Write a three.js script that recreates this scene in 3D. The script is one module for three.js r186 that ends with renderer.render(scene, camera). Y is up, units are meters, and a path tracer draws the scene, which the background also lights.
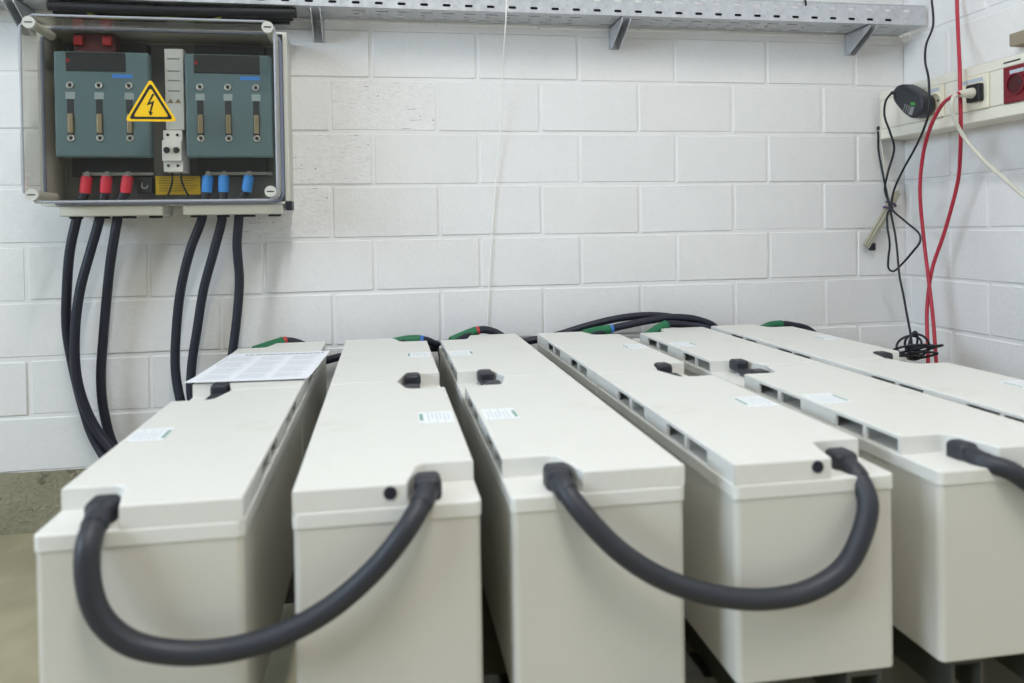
import * as THREE from 'three';
import { mergeGeometries } from 'three/addons/utils/BufferGeometryUtils.js';
import { RoundedBoxGeometry } from 'three/addons/geometries/RoundedBoxGeometry.js';
import { RectAreaLightUniformsLib } from 'three/addons/lights/RectAreaLightUniformsLib.js';
import { Brush, Evaluator, SUBTRACTION } from 'three-bvh-csg';

/* ------------------------------------------------ camera, light, exposure */
const scene = new THREE.Scene();
const camera = new THREE.PerspectiveCamera(2 * Math.atan(341.5 / 749.786) * 180 / Math.PI, 1024 / 683, 0.05, 60);
camera.position.set(-0.4952, -0.2343, 1.7864);
camera.rotation.set(-0.01143, -0.16741, -0.01675, 'YXZ');
camera.setViewOffset(1024, 683, 8.78, 103.16, 1024, 683);   // lens shifted down, uprights stay parallel
camera.focus = 1.86;
camera.userData.fStop = 4.2;
scene.add(camera);

const renderer = new THREE.WebGLRenderer();
renderer.toneMapping = THREE.LinearToneMapping;
renderer.toneMappingExposure = 1.03;
renderer.shadowMap.enabled = true;
renderer.shadowMap.type = THREE.PCFSoftShadowMap;
RectAreaLightUniformsLib.init();

const SKY = new THREE.Color().setRGB(0.74, 0.86, 1.0);
scene.background = SKY;
scene.backgroundIntensity = 4;
const TUBE = new THREE.Color().setRGB(1.0, 0.98, 0.95);
const TUBE_POWER = 59;          // radiance of each ceiling fitting
const DAY = new THREE.Color().setRGB(0.68, 0.83, 1.0);
const DAY_POWER = 13;            // daylight coming in at the window

/* ------------------------------------------------ helpers */
let seed = 20240611;
const rnd = () => { seed = (seed * 1664525 + 1013904223) >>> 0; return seed / 4294967296; };
const R = (a, b) => a + (b - a) * rnd();
const V = (x, y, z) => new THREE.Vector3(x, y, z);
const used = {};
function numbered(n) { const k = used[n] = (used[n] ?? -1) + 1; return k ? n + '_' + String(k).padStart(3, '0') : n; }
function tag(o, label, category, group, kind) {
  o.userData.label = label;
  if (category) o.userData.category = category;
  if (group) o.userData.group = group;
  if (kind) o.userData.kind = kind;
  return o;
}
function thing(name, label, category, pos = [0, 0, 0], turn = 0, group) {
  const g = new THREE.Group(); g.name = numbered(name); g.position.set(...pos); g.rotation.y = turn;
  scene.add(g); return tag(g, label, category, group);
}
function mesh(name, geo, mat, parent) {
  const m = new THREE.Mesh(geo, mat); m.name = name; m.castShadow = m.receiveShadow = true;
  if (parent) parent.add(m); return m;
}
function struct(name, geo, mat, label, category) {
  const m = mesh(name, geo, mat, scene); m.userData.kind = 'structure';
  return tag(m, label, category);
}
const flat = (g) => (g.index ? g.toNonIndexed() : g);
const merge = (list) => mergeGeometries(list.map((g) => { const h = flat(g); for (const k of Object.keys(h.attributes)) if (!['position', 'normal', 'uv'].includes(k)) h.deleteAttribute(k); return h; }));
const box = (x0, x1, y0, y1, z0, z1) => new THREE.BoxGeometry(x1 - x0, y1 - y0, z1 - z0).translate((x0 + x1) / 2, (y0 + y1) / 2, (z0 + z1) / 2);
const rbox = (x0, x1, y0, y1, z0, z1, r = 0.002, s = 2) => new RoundedBoxGeometry(x1 - x0, y1 - y0, z1 - z0, s, r).translate((x0 + x1) / 2, (y0 + y1) / 2, (z0 + z1) / 2);
const curve = (pts) => new THREE.CatmullRomCurve3(pts.map((p) => (p.isVector3 ? p : V(...p))), false, 'centripetal');
function tube(pts, r, seg = 64, rad = 12) {           // closed at both ends
  const c = curve(pts), t = new THREE.TubeGeometry(c, seg, r, rad, false);
  const caps = [0, 1].map((e) => {
    const g = new THREE.CircleGeometry(r, rad), q = new THREE.Quaternion().setFromUnitVectors(V(0, 0, 1), c.getTangent(e).multiplyScalar(e ? 1 : -1));
    return g.applyQuaternion(q).translate(...c.getPoint(e).toArray());
  });
  return merge([t, ...caps]);
}
function cyl(r0, r1, a, b, n = 20) {                  // from point a to point b
  const d = V(...b).sub(V(...a)), g = new THREE.CylinderGeometry(r1, r0, d.length(), n);
  return g.applyQuaternion(new THREE.Quaternion().setFromUnitVectors(V(0, 1, 0), d.clone().normalize())).translate((a[0] + b[0]) / 2, (a[1] + b[1]) / 2, (a[2] + b[2]) / 2);
}
function rectShape(x0, x1, y0, y1, r = 0) {
  const s = new THREE.Shape();
  if (!r) { s.moveTo(x0, y0); s.lineTo(x1, y0); s.lineTo(x1, y1); s.lineTo(x0, y1); s.closePath(); return s; }
  s.moveTo(x0 + r, y0); s.lineTo(x1 - r, y0); s.absarc(x1 - r, y0 + r, r, -Math.PI / 2, 0); s.lineTo(x1, y1 - r); s.absarc(x1 - r, y1 - r, r, 0, Math.PI / 2);
  s.lineTo(x0 + r, y1); s.absarc(x0 + r, y1 - r, r, Math.PI / 2, Math.PI); s.lineTo(x0, y0 + r); s.absarc(x0 + r, y0 + r, r, Math.PI, 1.5 * Math.PI);
  return s;
}
const extr = (shape, depth, bevel = 0, seg = 1, cs = 6) => new THREE.ExtrudeGeometry(shape, bevel
  ? { depth: depth - 2 * bevel, bevelEnabled: true, bevelThickness: bevel, bevelSize: bevel, bevelOffset: -bevel, bevelSegments: seg, curveSegments: cs }
  : { depth, bevelEnabled: false, curveSegments: cs }).translate(0, 0, bevel);

/* ------------------------------------------------ procedural textures */
function noiseField(n, cells, oct) {                  // tileable value noise, 0..1
  const out = new Float32Array(n * n); let amp = 1, tot = 0;
  for (let o = 0; o < oct; o++, cells *= 2, amp *= 0.5) {
    const g = new Float32Array(cells * cells).map(() => rnd()); tot += amp;
    for (let y = 0; y < n; y++) for (let x = 0; x < n; x++) {
      const u = x / n * cells, v = y / n * cells, i = u | 0, j = v | 0, fx = u - i, fy = v - j;
      const sx = fx * fx * (3 - 2 * fx), sy = fy * fy * (3 - 2 * fy), i1 = (i + 1) % cells, j1 = (j + 1) % cells;
      const a = g[j * cells + i] * (1 - sx) + g[j * cells + i1] * sx, b = g[j1 * cells + i] * (1 - sx) + g[j1 * cells + i1] * sx;
      out[y * n + x] += amp * (a * (1 - sy) + b * sy);
    }
  }
  return out.map((v) => v / tot);
}
function dataTex(n, fn, srgb, rep = 1) {
  const d = new Uint8Array(n * n * 4);
  for (let i = 0; i < n * n; i++) { const c = fn(i); for (let k = 0; k < 3; k++) d[i * 4 + k] = Math.max(0, Math.min(255, c[k] * 255)); d[i * 4 + 3] = 255; }
  const t = new THREE.DataTexture(d, n, n); t.wrapS = t.wrapT = THREE.RepeatWrapping; t.magFilter = THREE.LinearFilter; t.minFilter = THREE.LinearMipmapLinearFilter; t.generateMipmaps = true;
  if (srgb) t.colorSpace = THREE.SRGBColorSpace;
  t.repeat.set(rep, rep); t.needsUpdate = true; return t;
}
const N = 512;
const nCoarse = noiseField(N, 4, 5), nMid = noiseField(N, 24, 4), nFine = noiseField(N, 96, 2);
const mixc = (a, b, t) => a.map((v, i) => v + (b[i] - v) * t);
const paintCol = dataTex(N, (i) => mixc([0.89, 0.884, 0.877], [0.93, 0.924, 0.917], 0.65 * nCoarse[i] + 0.35 * nFine[i]), true, 1.4);
const paintBump = dataTex(N, (i) => { const v = 0.4 * nMid[i] + 0.35 * nFine[i] + 0.25 * nCoarse[i]; return [v, v, v]; }, false, 2.2);
const concreteCol = dataTex(N, (i) => { const p = nMid[i] > 0.7 ? 0.8 : 1; return mixc([0.5, 0.48, 0.4], [0.68, 0.66, 0.56], 0.6 * nCoarse[i] + 0.4 * nFine[i]).map((v) => v * p); }, true, 2);
const concreteBump = dataTex(N, (i) => { const v = 0.5 * nMid[i] + 0.5 * nFine[i] - (nMid[i] > 0.66 ? 0.3 : 0); return [v, v, v]; }, false, 2);
const floorCol = dataTex(N, (i) => mixc([0.47, 0.44, 0.35], [0.8, 0.76, 0.63], 0.45 * nCoarse[i] + 0.35 * nMid[i] + 0.2 * nFine[i]), true, 1.2);
const plasticCol = dataTex(N, (i) => { const s = nCoarse[i] > 0.62 ? (nCoarse[i] - 0.62) * 0.25 : 0; return [0.89 - s, 0.884 - s * 1.1, 0.858 - s * 1.5].map((v) => v + (nFine[i] - 0.5) * 0.012); }, true, 3.1);
const zincCol = dataTex(N, (i) => { const v = 0.78 + 0.1 * (nMid[i] - 0.5) + 0.06 * (nFine[i] - 0.5); return [v, v * 1.01, v * 1.03]; }, true, 4);
const zincRough = dataTex(N, (i) => { const v = 0.42 + 0.3 * (nMid[i] - 0.5); return [v, v, v]; }, false, 4);
function canvasTex(w, h, draw) {
  const c = document.createElement('canvas'); c.width = w; c.height = h; const x = c.getContext('2d'); draw(x, w, h);
  const t = new THREE.CanvasTexture(c); t.colorSpace = THREE.SRGBColorSpace; t.magFilter = THREE.LinearFilter; return t;
}
const S = (color, roughness = 0.6, extra = {}) => new THREE.MeshStandardMaterial({ color, roughness, ...extra });
const M = {
  paint: [[1, 1, 1], [0.985, 0.985, 0.985], [0.99, 0.985, 0.975]].map((c) => new THREE.MeshStandardMaterial({ color: new THREE.Color().setRGB(...c), map: paintCol, bumpMap: paintBump, bumpScale: 0.0014, roughness: 0.6 })),
  plain: S(0x8d8b85, 0.9),
  ceiling: S(0xe6e5e0, 0.85),
  concrete: new THREE.MeshStandardMaterial({ map: concreteCol, bumpMap: concreteBump, bumpScale: 0.0032, roughness: 0.95 }),
  floor: new THREE.MeshStandardMaterial({ map: floorCol, bumpMap: concreteBump, bumpScale: 0.001, roughness: 0.75 }),
  plastic: new THREE.MeshStandardMaterial({ map: plasticCol, roughness: 0.42 }),
  body: S(0xd3d0c6, 0.45),
  pocket: S(0xe3e0d3, 0.5),
  zinc: new THREE.MeshStandardMaterial({ map: zincCol, roughnessMap: zincRough, roughness: 1, metalness: 0.45 }),
  steelDark: S(0x45453f, 0.5, { metalness: 0.2 }),
  rubber: S(0x2b2d34, 0.5),
  cable: S(0x1b1e2c, 0.5),
  black: S(0x15161a, 0.5),
  blackWire: S(0x181b22, 0.5),
  red: S(0xb0283c, 0.45),
  bundleGrey: S(0xa8a491, 0.5),
  greyCable: S(0xcfcbbd, 0.5),
  green: S(0x1c6b45, 0.5),
  bandBlue: S(0x3f78c8, 0.5), bandRed: S(0xc23a3a, 0.5),
  sleeveRed: S(0xe2344c, 0.5), sleeveBlue: S(0x3a96ee, 0.5),
  boxGrey: S(0xc9c8be, 0.55),
  plate: S(0x8a8c8d, 0.45, { metalness: 0.35 }),
  teal: S(0x5c747b, 0.5),
  smoke: S(0x35373b, 0.3),
  dark: S(0x303338, 0.5),
  plateGrey: S(0x9aa9ad, 0.4),
  lightGrey: S(0xc8cccb, 0.5),
  white: S(0xe6e7e6, 0.5),
  brass: S(0xa89a80, 0.35, { metalness: 0.6 }),
  chrome: S(0xc8c8c6, 0.3, { metalness: 0.85 }),
  yellow: S(0xf2c200, 0.5), yellowDull: S(0xc8a414, 0.6),
  blueLabel: S(0x3f86e0, 0.5),
  redDot: S(0xa01c24, 0.45), darkRed: S(0x5a2328, 0.5),
  trunk: S(0xe4e0d2, 0.5), socket: S(0xe9e3cd, 0.45), redSocket: S(0x781422, 0.45), redDark: S(0x4a0c14, 0.5),
  strip: S(0xb9c3cc, 0.5), adaptor: S(0x23262d, 0.42), adaptorSide: S(0x33425e, 0.4), signGreen: S(0x2f9a3a, 0.5),
  purple: S(0x5a3a6e, 0.5), stone: S(0xcabda4, 0.9, { bumpMap: concreteBump, bumpScale: 0.004 }),
  string: S(0xf1f0ea, 0.6),
  cover: new THREE.MeshPhysicalMaterial({ color: 0xfaf9f6, transmission: 1, thickness: 0, roughness: 0.05, ior: 1.5 }),
  bead: S(0xa6a8b0, 0.22), gasket: S(0x73788c, 0.4),
  pane: new THREE.MeshPhysicalMaterial({ color: 0xffffff, transmission: 1, thickness: 0, roughness: 0 }),
};

/* ------------------------------------------------ the room */
const YF = -0.882, YC = 1.95, XL = -3.6, XR = 0.8894, ZF = 5.6;
const YB = -0.748;                                     // foot of the brickwork
struct('floor', box(XL - 0.25, XR + 0.25, YF - 0.2, YF, -0.25, ZF + 0.25), M.floor, 'worn tan screed floor left of the batteries', 'floor');
struct('ceiling', box(XL - 0.25, XR + 0.25, YC, YC + 0.2, -0.25, ZF + 0.25), M.ceiling, 'plain white ceiling above the room', 'ceiling');
const G = 0.0026;                                      // depth of the joints
const wallBack = struct('wall_back', box(XL - 0.25, XR + 0.25, YB, YC, -0.25, -G), M.paint[0], 'white painted brick wall behind the fuse box and batteries', 'wall');
const wallRight = struct('wall_right', box(XR + G, XR + 0.25, YF, YC, -G, ZF), M.paint[0], 'white painted brick wall carrying the socket trunking', 'wall');
// left wall with the window that lets the daylight in
const WZ0 = 1.3, WZ1 = 3.1, WY0 = 0.15, WY1 = 1.35;
struct('wall_left', merge([box(XL - 0.25, XL, YF, WY0, -0.25, ZF), box(XL - 0.25, XL, WY1, YC, -0.25, ZF), box(XL - 0.25, XL, WY0, WY1, -0.25, WZ0), box(XL - 0.25, XL, WY0, WY1, WZ1, ZF)]), M.plain, 'plain grey concrete wall with the window', 'wall');
struct('wall_front', box(XL - 0.25, XR + 0.25, YF, YC, ZF, ZF + 0.25), M.plain, 'plain grey concrete wall opposite the fuse box', 'wall');
{
  const w = new THREE.Group(); w.name = 'window_1'; w.userData = { kind: 'structure', label: 'white framed window in the side wall', category: 'window' }; scene.add(w);
  const zm = (WZ0 + WZ1) / 2, x0 = XL - 0.14, x1 = XL - 0.08;
  mesh('window_frame', merge([box(x0, x1, WY0, WY0 + 0.05, WZ0, WZ1), box(x0, x1, WY1 - 0.05, WY1, WZ0, WZ1), box(x0, x1, WY0, WY1, WZ0, WZ0 + 0.05), box(x0, x1, WY0, WY1, WZ1 - 0.05, WZ1), box(x0, x1, WY0, WY1, zm - 0.03, zm + 0.03)]), M.white, w);
  for (const [a, b] of [[WZ0 + 0.05, zm - 0.03], [zm + 0.03, WZ1 - 0.05]]) mesh('pane', box(XL - 0.113, XL - 0.108, WY0 + 0.05, WY1 - 0.05, a, b), M.pane, w);
  const l = new THREE.RectAreaLight(DAY, DAY_POWER, WZ1 - WZ0 - 0.1, WY1 - WY0 - 0.1); l.name = 'window_daylight';
  l.position.set(XL - 0.07, (WY0 + WY1) / 2, zm); l.lookAt(XL + 1, (WY0 + WY1) / 2, zm); scene.add(l);
}
// concrete upstand below the brickwork, rough face
{
  const nx = 150, ny = 14, x0 = XL, x1 = XR, g = new THREE.PlaneGeometry(x1 - x0, YB - YF, nx, ny), p = g.attributes.position, uv = g.attributes.uv;
  for (let i = 0; i < p.count; i++) {
    const x = p.getX(i) + (x0 + x1) / 2, y = p.getY(i) + (YB + YF) / 2;
    const s = (k) => nMid[(((Math.round(y * k) % N) + N) % N) * N + (((Math.round(x * k) % N) + N) % N)];
    const top = y > YB - 0.004;
    p.setXYZ(i, x, y + (top ? (s(210) - 0.5) * 0.012 : 0), -0.001 + (s(300) - 0.5) * 0.012);
    uv.setXY(i, x, y);
  }
  g.computeVertexNormals();
  struct('trim_1', merge([g, box(x0 - 0.25, x1 + 0.25, YF, YB - 0.001, -0.25, -0.012)]), M.concrete, 'strip of bare rough concrete under the white brickwork', 'plinth');
}

const scuffTex = canvasTex(512, 256, (x, w, h) => {
  x.fillStyle = '#e8e6e4'; x.fillRect(0, 0, w, h);
  for (let k = 0; k < 900; k++) { x.fillStyle = 'rgba(' + (rnd() < 0.5 ? '255,255,252' : '200,200,196') + ',0.14)'; x.fillRect(rnd() * w, rnd() * h, 3 + rnd() * 26, 2 + rnd() * 8); }
  x.strokeStyle = 'rgba(120,118,114,0.6)'; x.lineCap = 'round';
  for (let k = 0; k < 4; k++) { x.lineWidth = 1 + rnd() * 2.2; const a = rnd() * w, b = rnd() * h, l = 6 + rnd() * 60; x.beginPath(); x.moveTo(a, b); x.lineTo(a + l, b - l * 0.12 + rnd() * 4); x.stroke(); }
  x.fillStyle = 'rgba(90,88,84,0.75)'; for (let k = 0; k < 4; k++) x.fillRect(rnd() * w, rnd() * h, 2 + rnd() * 4, 2 + rnd() * 4);
});
scuffTex.wrapS = scuffTex.wrapT = THREE.RepeatWrapping; scuffTex.repeat.set(4, 8);
M.scuffed = new THREE.MeshStandardMaterial({ map: scuffTex, bumpMap: paintBump, bumpScale: 0.0014, roughness: 0.6 });
/* bricks: one mesh each, grooves between them */
const J = 0.0068;
const brickCache = {};
function brickGeo(w, h) {
  const key = Math.round(w * 200) + '_' + Math.round(h * 200), list = brickCache[key] ??= [];
  if (list.length < 5) {
    const g = extr(rectShape(-w / 2, w / 2, -h / 2, h / 2, 0.004), 0.016, 0.0024, 1, 1).translate(0, 0, -0.016);
    const ou = rnd() * 3, ov = rnd() * 3, uv = g.attributes.uv;
    for (let i = 0; i < uv.count; i++) uv.setXY(i, uv.getX(i) + ou, uv.getY(i) + ov);
    list.push(g); return g;
  }
  return list[Math.floor(rnd() * list.length)];
}
const courses = [];                                    // [bottom, top, shift of the joints on the back wall, on the right wall]
for (let k = 0; k < 6; k++) courses.push([-0.125 * (k + 1) + (k === 5 ? 0.002 : 0), -0.125 * k, k % 2 ? 0.1538 : 0, k % 2 ? 0.026 : 0.163]);
courses.push([0, 0.125, 0.1538, 0.026], [0.125, 0.241, 0, 0.163], [0.25, 0.375, 0.1538, 0.026], [0.375, 0.5, 0, 0.163]);
for (const [y0, y1, sb, sr] of courses) {
  for (let i = -8; i < 5; i++) {
    let a = i * 0.25 + sb, b = a + 0.25;
    if (a < -1.9 || a > XR - 0.02) continue;
    b = Math.min(b, XR + 0.008);
    const w = b - a - J, h = y1 - y0 - J; if (w < 0.02) continue;
    const m = mesh(numbered('brick'), brickGeo(w, h), [[-0.625, -0.06], [-0.47, 0.06], [-0.72, -0.19]].some(([px, py]) => Math.hypot((a + b) / 2 - px, (y0 + y1) / 2 - py) < 0.06) ? M.scuffed : M.paint[Math.floor(rnd() * 3)], wallBack);
    m.position.set((a + b) / 2 + R(-0.0012, 0.0012), (y0 + y1) / 2 + R(-0.0014, 0.0014), R(-0.0012, 0.0012)); m.rotation.set(R(-0.006, 0.006), R(-0.004, 0.004), R(-0.004, 0.004));
  }
  for (let i = -1; i < 4; i++) {
    let a = i * 0.25 + sr, b = a + 0.25; a = Math.max(a, -0.002); if (b > 0.95) continue;
    const w = b - a - J, h = y1 - y0 - J; if (w < 0.02) continue;
    const m = mesh(numbered('brick'), brickGeo(w, h), M.paint[Math.floor(rnd() * 3)], wallRight);
    m.position.set(XR + R(-0.0008, 0.0008), (y0 + y1) / 2 + R(-0.001, 0.001), (a + b) / 2); m.rotation.y = -Math.PI / 2;
  }
}

/* ceiling fittings: glowing diffuser and a light of the same size just below it */
function luminaire(x, z, w, d, label, power) {
  const t = thing('ceiling_light', label, 'lamp', [x, YC, z]);
  mesh('housing', merge([box(-w / 2 - 0.02, w / 2 + 0.02, -0.012, 0, -d / 2 - 0.02, d / 2 + 0.02), box(-w / 2 - 0.02, w / 2 + 0.02, -0.06, -0.012, -d / 2 - 0.02, -d / 2), box(-w / 2 - 0.02, w / 2 + 0.02, -0.06, -0.012, d / 2, d / 2 + 0.02), box(-w / 2 - 0.02, -w / 2, -0.06, -0.012, -d / 2, d / 2), box(w / 2, w / 2 + 0.02, -0.06, -0.012, -d / 2, d / 2)]), M.white, t);
  mesh('diffuser', box(-w / 2, w / 2, -0.055, -0.045, -d / 2, d / 2), S(0xffffff, 0.5, { emissive: TUBE, emissiveIntensity: 2 }), t);
  const l = new THREE.RectAreaLight(TUBE, power, w, d); l.name = 'fluorescent_light';
  l.position.set(x, YC - 0.062, z); l.rotation.x = -Math.PI / 2; scene.add(l);
}
luminaire(-0.4, 2.05, 0.16, 1.25, 'long fluorescent ceiling light', TUBE_POWER);

/* ------------------------------------------------ battery bank */
const TH = -0.0107, ZB = 0.09, BL = 0.4953, BW = 0.1768, YT = -0.474, BH = 0.225;
const bank = (u, v, y) => [u * Math.cos(TH) + v * Math.sin(TH), y, ZB - u * Math.sin(TH) + v * Math.cos(TH)];
const colU = [-0.7862, -0.5667, -0.3592, -0.1337, 0.0935, 0.2950], colV = [0.0021, -0.0053, -0.0044, 0.0061, 0.0055, -0.0038];
const bodyGeo = extr(rectShape(-0.0882, 0.0882, -0.2457, 0.2457, 0.007), 0.19, 0.002, 2).rotateX(-Math.PI / 2);
const rimGeo = extr(rectShape(-0.0894, 0.0894, -0.2468, 0.2468, 0.007), 0.0165, 0.002, 2).rotateX(-Math.PI / 2).translate(0, 0.1872, 0);
function lidGeometry() {
  const s = new THREE.Shape(), w = BW / 2, l = 0.246, nd = 0.0595, nw = 0.06, sl = 0.011;   // shape y is minus z
  s.moveTo(-w, -l); s.lineTo(w - nw - sl, -l); s.lineTo(w - nw, -l + nd - 0.012); s.quadraticCurveTo(w - nw + 0.003, -l + nd, w - nw + 0.014, -l + nd); s.lineTo(w, -l + nd);
  s.lineTo(w, l - nd); s.lineTo(w - nw + 0.014, l - nd); s.quadraticCurveTo(w - nw + 0.003, l - nd, w - nw, l - nd + 0.012); s.lineTo(w - nw - sl, l); s.lineTo(-w, l); s.closePath();
  const g = extr(s, 0.0225, 0.0018, 2).rotateX(-Math.PI / 2).translate(0, BH - 0.0225, 0);
  const ev = new Evaluator(); ev.attributes = ['position', 'normal', 'uv'];
  let b = new Brush(flat(g)); b.updateMatrixWorld();
  for (const side of [-1, 1]) for (const [p, q] of [[-0.138, -0.082], [-0.073, -0.02], [0.062, 0.118], [0.124, 0.181]]) {
    const a = side < 0 ? p : -q, c = side < 0 ? q : -p;
    const k = new Brush(flat(new THREE.BoxGeometry(0.014, 0.0155, c - a))); k.position.set(side * BW / 2, 0.2122, (a + c) / 2); k.updateMatrixWorld();
    b = ev.evaluate(b, k, SUBTRACTION); b.updateMatrixWorld();
  }
  for (const [x0, x1, hz] of [[-BW / 2 + 0.004, 0.0, 0.242], [-0.002, BW / 2 - 0.004, 0.1825]]) {           // the lid is a hollow shell
    const k = new Brush(flat(box(x0, x1, 0.2045, 0.2205, -hz, hz))); k.updateMatrixWorld();
    b = ev.evaluate(b, k, SUBTRACTION); b.updateMatrixWorld();
  }
  const out = b.geometry.clone(); out.clearGroups?.();
  const p = out.attributes.position, uv = out.attributes.uv; for (let i = 0; i < p.count; i++) uv.setXY(i, p.getX(i) + p.getY(i) * 0.7, p.getZ(i));
  return out;
}
const lidGeo = lidGeometry();
const labelTex = canvasTex(128, 160, (x, w, h) => {
  x.fillStyle = '#f1f3f4'; x.fillRect(0, 0, w, h); x.fillStyle = '#6f9f92'; x.fillRect(4, 22, 12, h - 60);
  x.fillStyle = '#cdd5dc'; for (let k = 0; k < 6; k++) x.fillRect(34 + k * 15, 12 + (k % 3) * 6, 5, h - 34 - (k % 2) * 30);
});
const labelMat = new THREE.MeshStandardMaterial({ map: labelTex, roughness: 0.4 });
function makeBattery() {
  const t = new THREE.Group();
  mesh('body', bodyGeo, M.body, t); mesh('rim', rimGeo, M.plastic, t); mesh('lid', lidGeo, M.plastic, t);
  const lab = mesh('label', new THREE.BoxGeometry(0.044, 0.0005, 0.056).translate(0.062, BH + 0.0003, 0.0), labelMat, t); lab.userData.label = 'small white label with a green bar';
  const v = mesh('vent_plug', cyl(0.0065, 0.0062, [0.002, 0.2165, 0.245], [0.002, 0.2165, 0.2472], 20), M.cable, t); v.userData.label = 'round black plug in the lid front';
  for (const e of [-1, 1]) mesh('terminal', merge([cyl(0.009, 0.009, [0.042, 0.203, e * 0.205], [0.042, 0.2095, e * 0.205], 16), cyl(0.006, 0.006, [0.042, 0.209, e * 0.205], [0.042, 0.213, e * 0.205], 12)]), M.chrome, t);
  return t;
}
const bootAt = [[-0.7485, 1.0451], [-0.4500, 1.0485], [-0.3189, 1.0495], [-0.0057, 1.0528], [0.1422, 1.0546], [0.4089, 1.0604]];   // where the cable boots sit on the front row
const protoBattery = makeBattery();
const names = [
  ['white battery at the left end of the front row', 'white battery under the printed sheet of paper'],
  ['white front row battery second from the left', 'white rear row battery second from the left, behind the front one with the black plug'],
  ['white front row battery third from the left', 'white rear row battery third from the left'],
  ['white front row battery fourth from the left, its cable looping down to the third', 'white rear row battery fourth from the left, right of the widest rear gap cable'],
  ['white front row battery fifth from the left, cut by the right edge of the picture', 'white rear row battery fifth from the left'],
  ['white front row battery at the right end, beside the red cables', 'white rear row battery at the right end, nearest the brick corner'],
];
names[3][1] = 'white rear row battery fourth from the left';
for (let c = 0; c < 6; c++) for (let r = 0; r < 2; r++) {          // r 0 front, 1 rear
  const t = protoBattery.clone(); t.name = numbered('battery');
  const leftHand = c % 2 === 0, v = colV[c] + (r ? 0.5 : 1.5) * BL + (c === 4 && !r ? 0.004 : 0);
  t.position.set(...bank(colU[c] + BW / 2, v, YT - BH)); t.rotation.y = TH + (leftHand ? Math.PI : 0);
  tag(t, names[c][r], 'battery', 'white batteries standing in two rows'); scene.add(t);
  t.updateMatrixWorld();
  const boot = !r && bootAt[c], post = t.children.filter((k) => k.name === 'terminal')[leftHand ? 0 : 1];
  if (boot) { const q = t.worldToLocal(V(boot[0], 0, boot[1])); post.position.set(q.x - 0.042, 0, q.z - (leftHand ? -0.205 : 0.205)); }
}
/* rack below */
{
  const t = thing('battery_rack', 'dark steel rack carrying the white batteries', 'rack', bank(0, 0, YF), TH);
  const top = YT - BH - YF;
  for (const u of colU) for (const o of [0.035, 0.142]) mesh('rail', merge([box(u + o - 0.02, u + o + 0.02, top - 0.006, top, 0.0, 0.993), box(u + o - 0.02, u + o - 0.015, top - 0.045, top - 0.006, 0.0, 0.993), box(u + o + 0.015, u + o + 0.02, top - 0.045, top - 0.006, 0.0, 0.993)]), M.steelDark, t);
  for (const v of [0.12, 0.5, 0.88]) mesh('beam', box(-0.8, 0.49, top - 0.1, top - 0.045, v - 0.025, v + 0.025), M.steelDark, t);
  for (const v of [0.12, 0.5, 0.88]) for (const u of [-0.76, -0.16, 0.45]) mesh('foot', box(u - 0.03, u + 0.03, 0, top - 0.1, v - 0.022, v + 0.022), M.steelDark, t);
}
/* rubber boots and jumper cables at the front */
function bootGeo(x, y, z) {                            // stands on a terminal, mouth towards the cable
  return merge([rbox(x - 0.0135, x + 0.0135, y - 0.014, y + 0.011, z - 0.015, z + 0.013, 0.007, 3)]);
}
function jumper(label, pts, seg, bootEnds = [0, 1]) {
  const t = thing('jumper_cable', label, 'cable', [0, 0, 0], 0, 'thick black cables joining neighbouring batteries');
  mesh('cable', tube(pts, 0.0104, seg, 18), M.rubber, t);
  const c = curve(pts), len = c.getLength();
  for (const e of bootEnds) {
    const at = (s) => c.getPointAt(e ? 1 - s / len : s / len), p0 = at(0.0);
    const b = mesh('boot', bootGeo(p0.x, p0.y, p0.z), M.rubber, t);
    mesh('collar', tube([at(0.006), at(0.014), at(0.022), at(0.03)], 0.0112, 14, 18), M.rubber, b);
  }
}
jumper('thick black cable looping from the leftmost front battery to the second', [[-0.7485, -0.4861, 1.0451], [-0.7466, -0.4887, 1.0681], [-0.7468, -0.5013, 1.0866], [-0.7447, -0.5290, 1.0949], [-0.7351, -0.5601, 1.0976], [-0.7129, -0.5839, 1.0982], [-0.6755, -0.5977, 1.0976], [-0.6290, -0.5999, 1.0979], [-0.5821, -0.5903, 1.0982], [-0.5380, -0.5697, 1.0966], [-0.4977, -0.5379, 1.0933], [-0.4695, -0.5065, 1.0864], [-0.4546, -0.4891, 1.0669], [-0.4500, -0.4846, 1.0485]], 110);
jumper('thick black cable looping from the third front battery to the fourth', [[-0.3189, -0.4841, 1.0495], [-0.3177, -0.4896, 1.0725], [-0.3030, -0.5102, 1.0916], [-0.2702, -0.5447, 1.1003], [-0.2261, -0.5745, 1.1034], [-0.1753, -0.5941, 1.1036], [-0.1233, -0.6027, 1.1038], [-0.0755, -0.5976, 1.1050], [-0.0385, -0.5786, 1.1045], [-0.0150, -0.5464, 1.1006], [-0.0035, -0.5193, 1.0931], [-0.0032, -0.4996, 1.0775], [-0.0057, -0.4883, 1.0528]], 110);
jumper('thick black cable leaving the fifth front battery at the right picture edge', [[0.1422, -0.4880, 1.0546], [0.1430, -0.4927, 1.0776], [0.1594, -0.4973, 1.0958], [0.1886, -0.5183, 1.1046], [0.2346, -0.5469, 1.1066], [0.3094, -0.5473, 1.1056], [0.3730, -0.5193, 1.1022], [0.4011, -0.4987, 1.0835], [0.4089, -0.4911, 1.0604]], 70);
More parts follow.
